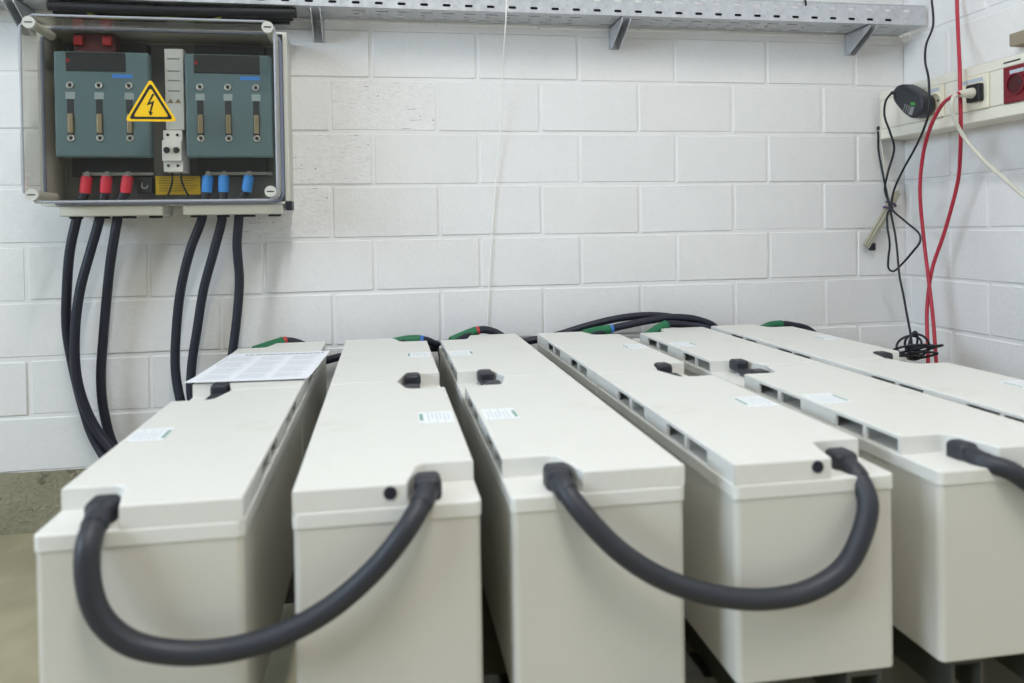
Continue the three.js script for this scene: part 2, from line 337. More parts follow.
/* short links between front and rear battery of each column */
const linkNames = ['short black link behind the leftmost front battery, before the paper', 'short black link at the rear of the second front battery', 'short black link at the rear of the third front battery', 'short black link at the rear of the fourth front battery', 'short black link at the rear of the fifth front battery', 'short black link beside the coil of black wire'];
for (let c = 0; c < 6; c++) {
  const leftHand = c % 2 === 0, u = colU[c] + (leftHand ? 0.0455 : BW - 0.0455), v = colV[c] + BL;
  const t = thing('terminal_link', linkNames[c], 'link', bank(u, v - 0.012, -0.4972), TH, 'short black links between the two rows');
  mesh('bar', rbox(-0.011, 0.011, 0.005, 0.013, -0.03, 0.03, 0.003), M.rubber, t);
  const s = leftHand ? 1 : -1;
  mesh('boot', rbox(-0.013, 0.013, 0.0065, 0.026, -0.048, -0.018, 0.006, 3), M.rubber, t);
  mesh('boot', rbox(-0.013 + 0.006 * s, 0.013 + 0.006 * s, 0.0065, 0.0185, 0.012, 0.044, 0.005, 3), M.rubber, t);
}
/* printed sheet lying on the leftmost rear battery */
{
  const tex = canvasTex(512, 724, (x, w, h) => {
    x.fillStyle = '#f4f5fa'; x.fillRect(0, 0, w, h);
    x.fillStyle = '#6d7077'; for (let k = 0, p = 90; k < 13; k++) { const l = 14 + ((k * 37) % 26); x.fillRect(p, 46, l, 20); p += l + 5; }
    x.fillStyle = '#b4b7c2';
    for (let col = 0; col < 3; col++) for (let r = 0; r < 26; r++) { if (r % 7 === 6) continue; x.fillRect(36 + col * 156, 110 + r * 21, 96 + ((r * 53 + col * 31) % 34), 6); }
    x.fillStyle = '#e7e8f0'; x.fillRect(186, 96, 5, 560); x.fillRect(342, 96, 5, 560);
    x.fillStyle = '#9a9ca6'; for (let k = 0; k < 5; k++) x.fillRect(16, 130 + k * 40, 7, 26);
  });
  const g = new THREE.BoxGeometry(0.194, 0.0004, 0.3, 10, 1, 14), p = g.attributes.position;
  for (let i = 0; i < p.count; i++) { const x = p.getX(i), z = p.getZ(i); p.setY(i, p.getY(i) + 0.0012 * Math.max(0, Math.abs(x) / 0.1 - 0.6) + (z > 0.1 ? (z - 0.1) * 0.05 : 0)); }
  g.computeVertexNormals();
  const m = mesh('paper_sheet', g, new THREE.MeshStandardMaterial({ map: tex, roughness: 0.55 }), scene);
  m.position.set(-0.698, YT + 0.0006, 0.377); m.rotation.y = -0.062;
  tag(m, 'white printed sheet of paper lying on the leftmost rear battery', 'paper');
}

/* ------------------------------------------------ cables behind the bank */
function rearCable(label, sleeve, band, bandMat, cable, r = 0.0088) {
  const t = thing('rear_cable', label, 'cable', [0, 0, 0], 0, 'black cables along the rear of the batteries');
  const B = (l) => l.map((p) => bank(...p));
  if (cable) mesh('cable', tube(B(cable), r, 48, 14), M.cable, t);
  if (sleeve) { const s = mesh('sleeve', tube(B(sleeve), r + 0.0022, 24, 14), M.green, t); s.userData.label = 'green sleeve'; }
  if (band) mesh('band', tube(B(band), r + 0.0012, 6, 14), bandMat, t);
}
rearCable('black cable with green sleeve and red band behind the paper sheet', [[-0.7603, 0.018, -0.4871], [-0.7363, 0.0045, -0.4813], [-0.7047, -0.016, -0.4739]], [[-0.7047, -0.016, -0.4739], [-0.697, -0.019, -0.4730]], M.bandRed, [[-0.7602, 0.0225, -0.4890], [-0.7047, -0.016, -0.4739], [-0.6784, -0.024, -0.4779], [-0.6437, -0.03, -0.5003], [-0.6272, -0.032, -0.5630], [-0.6231, -0.03, -0.6960]]);
rearCable('black cable with green sleeve and blue band at the second rear battery', [[-0.462, 0.0036, -0.4836], [-0.4298, -0.002, -0.4798], [-0.4035, -0.004, -0.4798]], [[-0.4035, -0.004, -0.4798], [-0.3966, -0.005, -0.4808]], M.bandBlue, [[-0.454, 0.0198, -0.4932], [-0.4347, 0, -0.4807], [-0.3956, -0.005, -0.4808], [-0.372, -0.022, -0.492], [-0.355, -0.036, -0.505], [-0.345, -0.05, -0.65]]);
rearCable('black cable with green sleeve and red band at the third rear battery', [[-0.3321, 0.0036, -0.4856], [-0.3028, -0.01, -0.4761], [-0.2733, -0.02, -0.4675]], [[-0.2733, -0.02, -0.4675], [-0.2664, -0.022, -0.4666]], M.bandRed, [[-0.3272, 0.009, -0.4886], [-0.2733, -0.02, -0.4675], [-0.2536, -0.026, -0.4657], [-0.2242, -0.026, -0.4745], [-0.1997, -0.02, -0.4958], [-0.1848, -0.025, -0.5636], [-0.1797, -0.03, -0.6974]]);
rearCable('black cable with green sleeve and blue band at the fourth rear battery', [[-0.0233, 0.0036, -0.4821], [0.0064, -0.004, -0.4773], [0.044, -0.008, -0.4735]], [[0.044, -0.008, -0.4735], [0.0519, -0.009, -0.4725]], M.bandBlue, [[-0.0332, 0.0108, -0.4908], [0.044, -0.008, -0.4735], [0.0956, -0.014, -0.4648], [0.1552, -0.02, -0.4571], [0.2149, -0.024, -0.4533], [0.2742, -0.026, -0.4622], [0.3232, -0.03, -0.4868], [0.3504, -0.034, -0.5647]]);
rearCable('black cable with short green sleeve at the fifth rear battery', [[0.1292, 0.0144, -0.4910], [0.1541, 0.0054, -0.4784], [0.1841, -0.004, -0.4667]], null, null, [[0.1341, 0.0126, -0.4891], [0.1841, -0.004, -0.4667], [0.2339, -0.0120, -0.4709], [0.2930, -0.0120, -0.4828], [0.3316, -0.0120, -0.5120], [0.3337, -0.02, -0.6030]]);
rearCable('black cable with green sleeve at the rightmost rear battery', [[0.4209, 0.0108, -0.4844], [0.4512, -0.005, -0.4787], [0.4837, -0.0140, -0.4780]], null, null, [[0.4158, 0.0144, -0.4913], [0.4837, -0.0140, -0.4780], [0.5217, -0.0200, -0.4830], [0.5608, -0.0200, -0.4948], [0.5889, -0.02, -0.5260], [0.59, -0.02, -0.6994]], 0.0075);
rearCable('long black cable lying behind the rear row and arching up near the middle', null, null, null, [[-0.6286, -0.05, -0.5298], [-0.5802, -0.048, -0.5182], [-0.4926, -0.048, -0.5154], [-0.3805, -0.046, -0.5068], [-0.2776, -0.05, -0.5109], [-0.1698, -0.048, -0.5032], [-0.0813, -0.045, -0.4896], [-0.0023, -0.045, -0.4692], [0.077, -0.045, -0.4536], [0.1465, -0.045, -0.4487], [0.2058, -0.045, -0.4536], [0.2652, -0.05, -0.4685], [0.3242, -0.055, -0.4921], [0.3713, -0.058, -0.5702]]);

/* ------------------------------------------------ cable tray on the wall */
function slotPath(cx, cy, w, h) { const r = h / 2, s = new THREE.Path(); s.absarc(cx - w / 2 + r, cy, r, Math.PI / 2, 1.5 * Math.PI); s.absarc(cx + w / 2 - r, cy, r, -Math.PI / 2, Math.PI / 2); s.closePath(); return s; }
{
  const X0 = -2.2, X1 = 0.877, Y0 = 0.2615, Y1 = 0.31, Z1 = 0.1, th = 0.0014;
  const t = thing('cable_tray', 'galvanised perforated cable tray running along the top of the wall', 'cable tray', [0, 0, 0]);
  const side = rectShape(X0, X1, Y0, Y1);
  for (let x = 0.0203 - 0.0501 * 44; x < X1 - 0.01; x += 0.0501) { if (x < X0 + 0.02) continue; side.holes.push(slotPath(x, 0.272, 0.018, 0.0062), slotPath(x, 0.2968, 0.018, 0.0062)); }
  const sg = extr(side, th, 0, 1, 3);
  mesh('side_rail', sg.clone().translate(0, 0, Z1 - th), M.zinc, t);
  mesh('side_rail', sg.clone().translate(0, 0, 0.004), M.zinc, t);
  mesh('edge_fold', merge([cyl(0.0022, 0.0022, [X0, Y1, Z1 - 0.001], [X1, Y1, Z1 - 0.001], 10)]), M.zinc, t);
  const bot = rectShape(X0, X1, 0.004, Z1 - th);
  for (let x = -2.14, k = 0; x < X1 - 0.03; x += 0.0501, k++) { if (Math.abs(((k % 12)) - 7) < 0.5) continue; bot.holes.push(slotPath(x, 0.022, 0.031, 0.006), slotPath(x + 0.006, 0.048, 0.009, 0.006), slotPath(x + 0.012, 0.072, 0.031, 0.006)); }
  mesh('floor_plate', extr(bot, th, 0, 1, 3).rotateX(Math.PI / 2).translate(0, Y0 + th, 0), M.zinc, t);
  // brackets under the tray
  for (const [x, where] of [[-1.232, 'behind the fuse box, at the left picture edge'], [-0.618, 'just right of the fuse box'], [0.0925, 'right of the white string'], [0.7325, 'nearest the corner']]) {
    const b = thing('tray_bracket', 'galvanised bracket under the cable tray, ' + where, 'bracket', [x, 0.261, 0], 0, 'brackets under the cable tray');
    const s = new THREE.Shape(); s.moveTo(0, 0); s.lineTo(0.096, 0); s.lineTo(0.096, -0.010); s.lineTo(0.016, -0.055); s.lineTo(0, -0.055); s.closePath();
    const web = extr(s, 0.002).rotateY(-Math.PI / 2).translate(0, 0, 0);
    mesh('web', merge([web.clone().translate(-0.009, 0, 0), web.clone().translate(0.011, 0, 0)]), M.zinc, b);
    mesh('arm', box(-0.011, 0.011, -0.002, -0.0002, 0.002, 0.097), M.zinc, b);
    mesh('wall_plate', box(-0.013, 0.013, -0.055, -0.001, 0.0, 0.003), M.zinc, b);
    mesh('bolt', cyl(0.0045, 0.0045, [0, -0.03, 0.003], [0, -0.03, 0.008], 6), M.chrome, b);
  }
  // cables lying in it
  const lay = (label, mat, r, z, y, x0 = X0, x1 = X1 - 0.05) => {
    const p = []; for (let k = 0; k <= 12; k++) { const f = k / 12; p.push([x0 + (x1 - x0) * f, y + r + 0.0018, z + Math.sin(f * 9 + z * 90) * 0.0018]); }
    tag(mesh(numbered('tray_cable'), tube(p, r, 70, 8), mat, scene), label, 'cable', 'cables lying in the tray');
  };
  lay('black cable lying in the cable tray nearest its front rail', M.black, 0.0098, 0.085, Y0, X0, 0.8); lay('black cable lying in the middle of the cable tray', M.black, 0.0075, 0.062, Y0, X0, 0.68);
  lay('black cable lying in the cable tray near the wall', M.black, 0.0065, 0.026, Y0, X0, 0.6); lay('red cable lying in the cable tray', M.red, 0.005, 0.088, 0.2855, -0.5, 0.72); lay('white cable lying in the cable tray', M.greyCable, 0.0055, 0.0445, Y0, 0.0, 0.78);
  // cables slung under the tray above the fuse box
  const sl = (label, mat, r, z, y, x0, x1) => tag(mesh(numbered('slung_cable'), tube([[x0 - 0.02, 0.26 - r, z], [x0, y + 0.002, z], [x0 + 0.1, y - 0.001, z + 0.002], [(x0 + x1) / 2, y, z - 0.002], [x1 - 0.1, y, z + 0.002], [x1, y + 0.002, z], [x1 + 0.02, 0.26 - r, z]], r, 50, 12), mat, scene), label, 'cable', 'cables slung under the tray');
  sl('thick black cable slung under the tray above the fuse box, nearest the front', M.black, 0.011, 0.084, 0.2465, -1.14, -0.68);
  sl('thick black cable slung under the tray above the fuse box, in the middle', M.black, 0.011, 0.058, 0.2465, -1.13, -0.69);
  sl('thick black cable slung under the tray above the fuse box, nearest the wall', M.black, 0.011, 0.028, 0.2465, -1.15, -0.70);
  sl('thin yellow-green cable slung under the tray above the fuse box', S(0x8d9a1f, 0.5), 0.0035, 0.0705, 0.2325, -1.08, -0.83);
  tag(mesh('loose_wire', tube([[0.529, 0.3652, 0.104], [0.5377, 0.3272, 0.105], [0.547, 0.3056, 0.1035], [0.5499, 0.2993, 0.097], [0.5505, 0.2875, 0.09]], 0.0022, 24, 8), M.blackWire, scene), 'short black wire entering a slot of the cable tray', 'wire');
}
/* white string hanging in front of the tray and down the wall */
tag(mesh('string', tube([[-0.1929, 0.3851, 0.106], [-0.1938, 0.3081, 0.106], [-0.1958, 0.2502, 0.104], [-0.1954, 0.192, 0.07], [-0.194, 0.1394, 0.035], [-0.1978, 0.0034, 0.012], [-0.2086, -0.0998, 0.007], [-0.2144, -0.1621, 0.005], [-0.2268, -0.3064, 0.0045], [-0.2368, -0.4745, 0.0045], [-0.2384, -0.5582, 0.0045]], 0.0017, 90, 8), M.string, scene), 'thin white string hanging from above the tray down the brick wall', 'string');

/* ------------------------------------------------ fuse box */
{
  const bx0 = -1.170, bx1 = -0.682, by0 = -0.170, by1 = 0.2, zb = 0.11, zc = 0.21;
  const t = thing('fuse_box', 'grey wall fuse box with deep transparent cover', 'fuse box', [0, 0, 0]);
  // open tray: back and four sides, rolled flange
  mesh('base', merge([box(bx0, bx1, by0, by1, 0.001, 0.006), box(bx0, bx1, by0, by0 + 0.005, 0.006, zb), box(bx0, bx1, by1 - 0.005, by1, 0.006, zb), box(bx0, bx0 + 0.005, by0 + 0.005, by1 - 0.005, 0.006, zb), box(bx1 - 0.005, bx1, by0 + 0.005, by1 - 0.005, 0.006, zb),
    rbox(bx1 - 0.002, bx1 + 0.004, by0, by1, zb - 0.014, zb, 0.002), rbox(bx0 - 0.004, bx0 + 0.002, by0, by1, zb - 0.014, zb, 0.002)]), M.boxGrey, t);
  for (const [a, b] of [[-1.141, -0.939], [-0.899, -0.693]]) {
    const f = mesh('gland_plate', rbox(a, b, by0 - 0.022, by0, 0.02, 0.108, 0.003), M.boxGrey, t);
    for (let k = 0; k < 4; k++) { const x = a + 0.022 + k * (b - a - 0.044) / 3; mesh('gland', cyl(0.0135, 0.0135, [x, by0 - 0.0265, 0.075], [x, by0 - 0.022, 0.075], 18), M.black, f); }
  }
  mesh('mounting_plate', box(bx0 + 0.012, bx1 - 0.012, by0 + 0.012, by1 - 0.012, 0.014, 0.017), M.plate, t);
  mesh('hinge_block', rbox(-0.688, -0.674, by0 - 0.014, by0 + 0.006, 0.07, 0.112, 0.002), M.cable, t);
  // transparent cover: front sheet with cut corners, side sheets
  const cx0 = -1.1634, cx1 = -0.6915, cy0 = -0.1658, cy1 = 0.1945, q = 0.02;
  const out = () => { const s = new THREE.Shape(); s.moveTo(cx0 + q, cy0); s.lineTo(cx1 - q, cy0); s.quadraticCurveTo(cx1 - q * 0.1, cy0 + q * 0.1, cx1, cy0 + q); s.lineTo(cx1, cy1 - q); s.quadraticCurveTo(cx1 - q * 0.1, cy1 - q * 0.1, cx1 - q, cy1); s.lineTo(cx0 + q, cy1); s.quadraticCurveTo(cx0 + q * 0.75, cy1 - q * 0.75, cx0, cy1 - q); s.lineTo(cx0, cy0 + q); s.quadraticCurveTo(cx0 + q * 0.75, cy0 + q * 0.75, cx0 + q, cy0); return s; };
  const ring = out(), pts = out().getPoints(5), cx = (cx0 + cx1) / 2, cy = (cy0 + cy1) / 2;
  const inner = pts.map((p) => new THREE.Vector2(cx + (p.x - cx) * 0.988, cy + (p.y - cy) * 0.984));
  ring.holes.push(new THREE.Path(inner));
  const cover = mesh('cover', merge([extr(out(), 0.003, 0, 1, 5).translate(0, 0, zc - 0.003), extr(ring, zc - zb - 0.003, 0, 1, 5).translate(0, 0, zb)]), M.cover, t); cover.userData.label = 'deep clear plastic cover';
  const loop = (z, r) => { const c = new THREE.CatmullRomCurve3(pts.slice(0, -1).map((p) => V(p.x, p.y, z)), true, 'catmullrom', 0.02); return new THREE.TubeGeometry(c, 220, r, 8, true); };
  mesh('cover_edge', loop(zc - 0.002, 0.0026), M.bead, t);
  mesh('cover_flange', loop(zb + 0.002, 0.0036), M.gasket, t);
  for (const [x, y] of [[-1.1455, 0.179], [-0.704, 0.182], [-1.147, -0.152], [-0.7045, -0.149]]) {
    const s = mesh('cover_screw', merge([cyl(0.0115, 0.0115, [x, y, zc - 0.006], [x, y, zc + 0.005], 24), cyl(0.0085, 0.0085, [x, y, zb], [x, y, zc - 0.006], 20)]), M.boxGrey, t);
    mesh('screw_slot', box(x - 0.007, x + 0.007, y - 0.0012, y + 0.0012, zc + 0.004, zc + 0.0056), M.dark, s);
  }
  // high voltage sign on the cover
  const tri = (c, s) => { const h = s * Math.sqrt(3) / 2, sh = new THREE.Shape(), r = s * 0.06; const P = [[0, h * 2 / 3], [s / 2, -h / 3], [-s / 2, -h / 3]].map(([x, y]) => new THREE.Vector2(x, y)); P.forEach((p, i) => { const a = P[(i + 2) % 3], b = P[(i + 1) % 3], pa = p.clone().lerp(a, r / s * 1.6), pb = p.clone().lerp(b, r / s * 1.6); i ? sh.lineTo(pa.x, pa.y) : sh.moveTo(pa.x, pa.y); sh.quadraticCurveTo(p.x, p.y, pb.x, pb.y); }); sh.closePath(); return sh; };
  const sx = -0.929, sy = 0.0192, sz = zc + 0.0002;
  const sign = mesh('warning_sign', extr(tri(0, 0.0975), 0.0006, 0, 1, 6).translate(sx, sy, sz), M.yellow, t); sign.userData.label = 'yellow triangle with a black lightning bolt';
  const border = tri(0, 0.083); border.holes.push(new THREE.Path(tri(0, 0.066).getPoints(6)));
  mesh('sign_border', extr(border, 0.0004, 0, 1, 6).translate(sx, sy, sz + 0.0005), M.black, sign);
  const bolt = new THREE.Shape(); [[0.003, 0.026], [-0.008, 0.003], [0.0015, 0.0065], [-0.0025, -0.009], [-0.0055, -0.0078], [-0.0008, -0.0175], [0.0038, -0.0105], [0.0006, -0.0095], [0.0068, 0.0125], [-0.002, 0.009], [0.0075, 0.026]].forEach(([x, y], i) => (i ? bolt.lineTo(x, y) : bolt.moveTo(x, y))); bolt.closePath();
  mesh('lightning_bolt', extr(bolt, 0.0004).translate(sx, sy, sz + 0.0005), M.black, sign);

  // two fuse switch units inside
  const unit = (x0, x1, cols, win, blue, red) => {
    const u = mesh('fuse_switch', rbox(x0, x1, -0.071, 0.146, 0.1, 0.125, 0.005, 3), M.teal, t);
    mesh('socket_block', merge([box(x0 + 0.004, x1 - 0.024, -0.105, 0.182, 0.018, 0.052), box(x0 + 0.008, x1 - 0.03, -0.066, 0.14, 0.052, 0.101)]), M.dark, u);
    const w = mesh('window_panel', rbox(win[0], win[1], 0.105, 0.144, 0.12, 0.1275, 0.002), M.smoke, u); w.userData.label = 'dark smoked window';
    mesh('indicator', cyl(0.0035, 0.0035, [win[0] + 0.006, 0.126, 0.127], [win[0] + 0.006, 0.126, 0.129], 12), M.redDot, u);
    mesh('blue_label', box(blue[0], blue[1], 0.092, 0.0995, 0.1245, 0.1256), M.blueLabel, u);
    for (const x of cols) {
      const f = mesh('fuse_slot', box(x - 0.0065, x + 0.0065, -0.025, 0.048, 0.1244, 0.1254), M.dark, u);
      mesh('fuse_link', merge([rbox(x - 0.005, x + 0.005, -0.022, 0.018, 0.124, 0.130, 0.002)]), M.brass, f);
      mesh('clear_plate', box(x - 0.009, x + 0.009, 0.048, 0.062, 0.1245, 0.1258), M.plateGrey, f);
      for (const y of [0.076, -0.032]) mesh('screw', new THREE.TorusGeometry(0.0055, 0.002, 8, 18).translate(x, y, 0.1262), M.chrome, f);
      for (const y of [0.076, -0.032]) mesh('screw_head', cyl(0.0042, 0.0038, [x, y, 0.1248], [x, y, 0.1268], 6), M.dark, f);
    }
    mesh('busbar', box(x0 + 0.03, x1 - 0.012, -0.104, -0.098, 0.05, 0.066), M.chrome, u);
    return u;
  };
  const ul = unit(-1.138, -0.955, [-1.107, -1.052, -0.994], [-1.115, -1.0], [-1.026, -0.987]);
  const ur = unit(-0.885, -0.7095, [-0.855, -0.799, -0.742], [-0.867, -0.733], [-0.774, -0.734]);
  mesh('top_terminal', merge([rbox(-1.112, -1.03, 0.15, 0.192, 0.052, 0.09, 0.004)]), M.darkRed, t);
  for (const x of [-1.1, -1.044]) mesh('terminal_cap', rbox(x - 0.009, x + 0.009, 0.164, 0.185, 0.085, 0.1, 0.003), M.redDot, t);
  for (const x of [-1.085, -0.81]) mesh('top_nut', cyl(0.006, 0.006, [x, 0.146, 0.07], [x, 0.153, 0.07], 6), M.chrome, t);
  // centre strip, breaker, labels
  const strip = mesh('cover_strip', rbox(-0.931, -0.893, -0.011, 0.161, 0.05, 0.1, 0.002), M.lightGrey, t);
  for (const y of [0.138, 0.112, 0.092, 0.07]) mesh('print_line', box(-0.925, -0.9, y, y + 0.003, 0.0995, 0.1004), M.plate, strip);
  for (const x of [-0.92, -0.905]) { const s = new THREE.Shape(); s.moveTo(x - 0.006, 0.046); s.lineTo(x + 0.006, 0.046); s.lineTo(x, 0.056); s.closePath(); mesh('warning_mark', extr(s, 0.0005).translate(0, 0, 0.1), M.brass, strip); }
  const br = mesh('circuit_breaker', merge([rbox(-0.936, -0.897, -0.1, -0.012, 0.04, 0.104, 0.002), rbox(-0.936, -0.897, -0.078, -0.034, 0.1, 0.114, 0.002)]), M.white, t);
  for (const x of [-0.926, -0.907]) {
    mesh('toggle', merge([cyl(0.0065, 0.006, [x, -0.055, 0.113], [x, -0.055, 0.118], 16), box(x - 0.002, x + 0.002, -0.062, -0.05, 0.117, 0.122)]), M.dark, br);
    for (const y of [-0.022, -0.087]) mesh('clamp_screw', cyl(0.0032, 0.0032, [x, y, 0.1035], [x, y, 0.1048], 12), M.dark, br);
  }
  const yl = mesh('yellow_label', box(-0.964, -0.872, -0.146, -0.106, 0.06, 0.062), M.yellowDull, t); yl.userData.label = 'yellow notice plate below the breaker';
  for (let k = 0; k < 6; k++) mesh('print_line', box(-0.957, -0.878 - (k % 3) * 0.006, -0.111 - k * 0.0055, -0.1095 - k * 0.0055, 0.0619, 0.0623), S(0x6b5a16, 0.6), yl);
  for (const s of [-1, 1]) mesh('breaker_wire', tube([[-0.9165 + s * 0.0085, -0.095, 0.08], [-0.9165 + s * 0.009, -0.112, 0.078], [-0.9165 + s * 0.013, -0.13, 0.074], [-0.9165 + s * 0.022, -0.15, 0.07]], 0.0022, 20, 8), M.black, t);
  const bm = mesh('marker_block', rbox(-1.001, -0.971, -0.142, -0.108, 0.03, 0.062, 0.002), M.dark, t);
  mesh('marker_print', merge([new THREE.TorusGeometry(0.006, 0.0012, 6, 16, Math.PI * 1.2).rotateZ(2.6).translate(-0.986, -0.126, 0.0625), box(-0.9915, -0.99, -0.132, -0.119, 0.0618, 0.0628)]), M.lightGrey, bm);

  // power cables: lug, coloured sleeve and black cable in one thing each
  const pc = (label, top, sleeveMat, word, pts) => {
    const c = thing('power_cable', label, 'cable', [0, 0, 0], 0, 'black power cables leaving the fuse box');
    const s0 = [top[0], top[1], 0.07], s1 = [top[0] * 0.72 + pts[0][0] * 0.28, -0.142, 0.073];
    mesh('cable', tube([[s1[0], s1[1] + 0.006, s1[2]], ...pts], 0.0098, 90, 14), M.cable, c);
    const s = mesh('sleeve', tube([s0, [(s0[0] + s1[0]) / 2, (s0[1] + s1[1]) / 2, 0.0735], s1], 0.0112, 14, 16), sleeveMat, c); s.userData.label = word + ' sleeve inside the fuse box';
    mesh('lug', merge([cyl(0.007, 0.006, [top[0], top[1], 0.07], [top[0] + 0.002, top[1] + 0.01, 0.07], 14), cyl(0.006, 0.006, [top[0] + 0.002, top[1] + 0.006, 0.066], [top[0] + 0.002, top[1] + 0.006, 0.077], 6)]), M.chrome, c);
  };
  pc('black cable with red sleeve, leftmost of the six under the fuse box', [-1.098, -0.108], M.sleeveRed, 'red', [[-1.1106, -0.1686, 0.075], [-1.1188, -0.1979, 0.075], [-1.1348, -0.2622, 0.07], [-1.1466, -0.3469, 0.06], [-1.1525, -0.4316, 0.05], [-1.1444, -0.5194, 0.04], [-1.1282, -0.6081, 0.035], [-1.1087, -0.6681, 0.04], [-1.065, -0.7336, 0.06], [-1.0016, -0.8121, 0.085], [-0.9412, -0.8577, 0.1]]);
  pc('black cable with red sleeve, second from the left under the fuse box', [-1.0587, -0.108], M.sleeveRed, 'red', [[-1.0688, -0.1686, 0.075], [-1.074, -0.1979, 0.075], [-1.0931, -0.2622, 0.072], [-1.1154, -0.3467, 0.074], [-1.1267, -0.4313, 0.075], [-1.1282, -0.5169, 0.072], [-1.1174, -0.5825, 0.068], [-1.0911, -0.6484, 0.066], [-1.0467, -0.7049, 0.075], [-0.9642, -0.7933, 0.09], [-0.9032, -0.8577, 0.1]]);
  pc('black cable with red sleeve, third from the left under the fuse box', [-1.017, -0.108], M.sleeveRed, 'red', [[-1.0329, -0.1685, 0.075], [-1.0382, -0.1978, 0.075], [-1.0564, -0.2851, 0.066], [-1.0718, -0.3706, 0.05], [-1.0837, -0.4571, 0.04], [-1.0914, -0.5437, 0.036], [-1.0868, -0.6196, 0.034], [-1.0634, -0.7014, 0.036], [-0.9865, -0.7764, 0.045], [-0.8956, -0.8597, 0.055]]);
  pc('black cable with blue sleeve, fourth from the left under the fuse box', [-0.854, -0.108], M.sleeveBlue, 'blue', [[-0.8634, -0.1683, 0.075], [-0.867, -0.1976, 0.075], [-0.8949, -0.267, 0.066], [-0.9188, -0.3536, 0.055], [-0.9314, -0.4403, 0.048], [-0.9359, -0.5279, 0.045], [-0.9266, -0.5914, 0.05], [-0.9063, -0.6629, 0.055], [-0.8668, -0.8595, 0.06]]);
  pc('black cable with blue sleeve, fifth from the left under the fuse box', [-0.821, -0.108], M.sleeveBlue, 'blue', [[-0.8245, -0.1682, 0.075], [-0.8252, -0.1975, 0.075], [-0.8453, -0.2679, 0.066], [-0.8714, -0.3545, 0.055], [-0.8882, -0.4422, 0.048], [-0.9026, -0.5298, 0.045], [-0.9022, -0.5933, 0.05], [-0.8759, -0.6723, 0.055], [-0.8287, -0.8595, 0.06]]);
  pc('black cable with blue sleeve, rightmost of the six under the fuse box', [-0.7685, -0.108], M.sleeveBlue, 'blue', [[-0.7876, -0.1682, 0.075], [-0.7904, -0.1975, 0.075], [-0.797, -0.2578, 0.068], [-0.7952, -0.3346, 0.058], [-0.8014, -0.4019, 0.052], [-0.812, -0.4783, 0.048], [-0.8233, -0.5577, 0.048], [-0.8173, -0.6914, 0.05], [-0.7905, -0.8595, 0.06]]);
}

/* ------------------------------------------------ socket trunking on the right wall */
const TX = 0.806;                                      // its front face
// shapes drawn as (z, y) and pushed out of the wall towards -x from depth x
const onRight = (shape, x, depth, bevel = 0, seg = 1, cs = 8) => extr(shape, depth, bevel, seg, cs).rotateY(-Math.PI / 2).translate(x, 0, 0);
{
  const t = thing('socket_trunking', 'cream socket trunking along the right wall', 'trunking', [0, 0, 0]);
  const z0 = 0.02, z1 = 0.95;
  mesh('channel', merge([box(TX + 0.003, XR, -0.015, 0.107, z0, z1), rbox(TX, TX + 0.01, -0.0155, 0.0098, z0, z1, 0.0025), rbox(TX, TX + 0.01, 0.0865, 0.1075, z0, z1, 0.0025)]), M.trunk, t);
  for (const [a, b] of [[0.024, 0.19], [0.2455, 0.291], [0.3745, 0.4105], [0.4755, z1]]) mesh('cover_panel', rbox(TX - 0.0005, TX + 0.006, 0.0115, 0.085, a, b, 0.0015), M.trunk, t);
  const socket = (z0, z1, circleZ, plateMat, holeMat) => {
    const p = mesh('socket_plate', rbox(TX - 0.004, TX + 0.004, 0.0105, 0.086, z0, z1, 0.0025), plateMat, t);
    const s = new THREE.Shape(); s.absarc(circleZ, 0.047, 0.0225, 0, Math.PI * 2); const h = new THREE.Path(); h.absarc(circleZ, 0.047, 0.0195, 0, Math.PI * 2); s.holes.push(h);
    const rr = mesh('socket_ring', onRight(s, TX - 0.0035, 0.004, 0, 1, 24), plateMat, p);
    const w = new THREE.Shape(); w.absarc(circleZ, 0.047, 0.0195, 0, Math.PI * 2);
    mesh('socket_well', onRight(w, TX - 0.0035, 0.001, 0, 1, 24), holeMat, p);
    for (const s2 of [-1, 1]) mesh('contact_hole', cyl(0.003, 0.003, [TX - 0.0052, 0.047 + s2 * 0.003, circleZ + s2 * 0.0095], [TX - 0.0044, 0.047 + s2 * 0.003, circleZ + s2 * 0.0095], 10), M.dark, p);
    return p;
  };
  const s1 = socket(0.192, 0.244, 0.2195, M.socket, S(0xc9bfa2, 0.5)); mesh('label_strip', box(TX - 0.0048, TX - 0.0038, 0.0725, 0.0805, 0.199, 0.232), M.strip, s1); s1.userData.label = 'cream socket beside the black adaptor';
  const s2 = socket(0.2925, 0.373, 0.34, M.socket, S(0xc9bfa2, 0.5)); mesh('label_strip', box(TX - 0.0048, TX - 0.0038, 0.0705, 0.079, 0.298, 0.36), M.strip, s2); s2.userData.label = 'cream socket holding a black plug';
  const s3 = socket(0.412, 0.474, 0.4445, M.redSocket, M.redDark); mesh('label_strip', box(TX - 0.0048, TX - 0.0038, 0.0695, 0.077, 0.43, 0.464), M.strip, s3); s3.userData.label = 'dark red socket';
  mesh('print_line', box(TX - 0.0003, TX + 0.0005, 0.0945, 0.098, 0.41, 0.452), M.steelDark, t);
  mesh('end_cap', box(TX - 0.0005, XR, -0.0155, 0.1075, z0 - 0.002, z0), M.trunk, t);
}
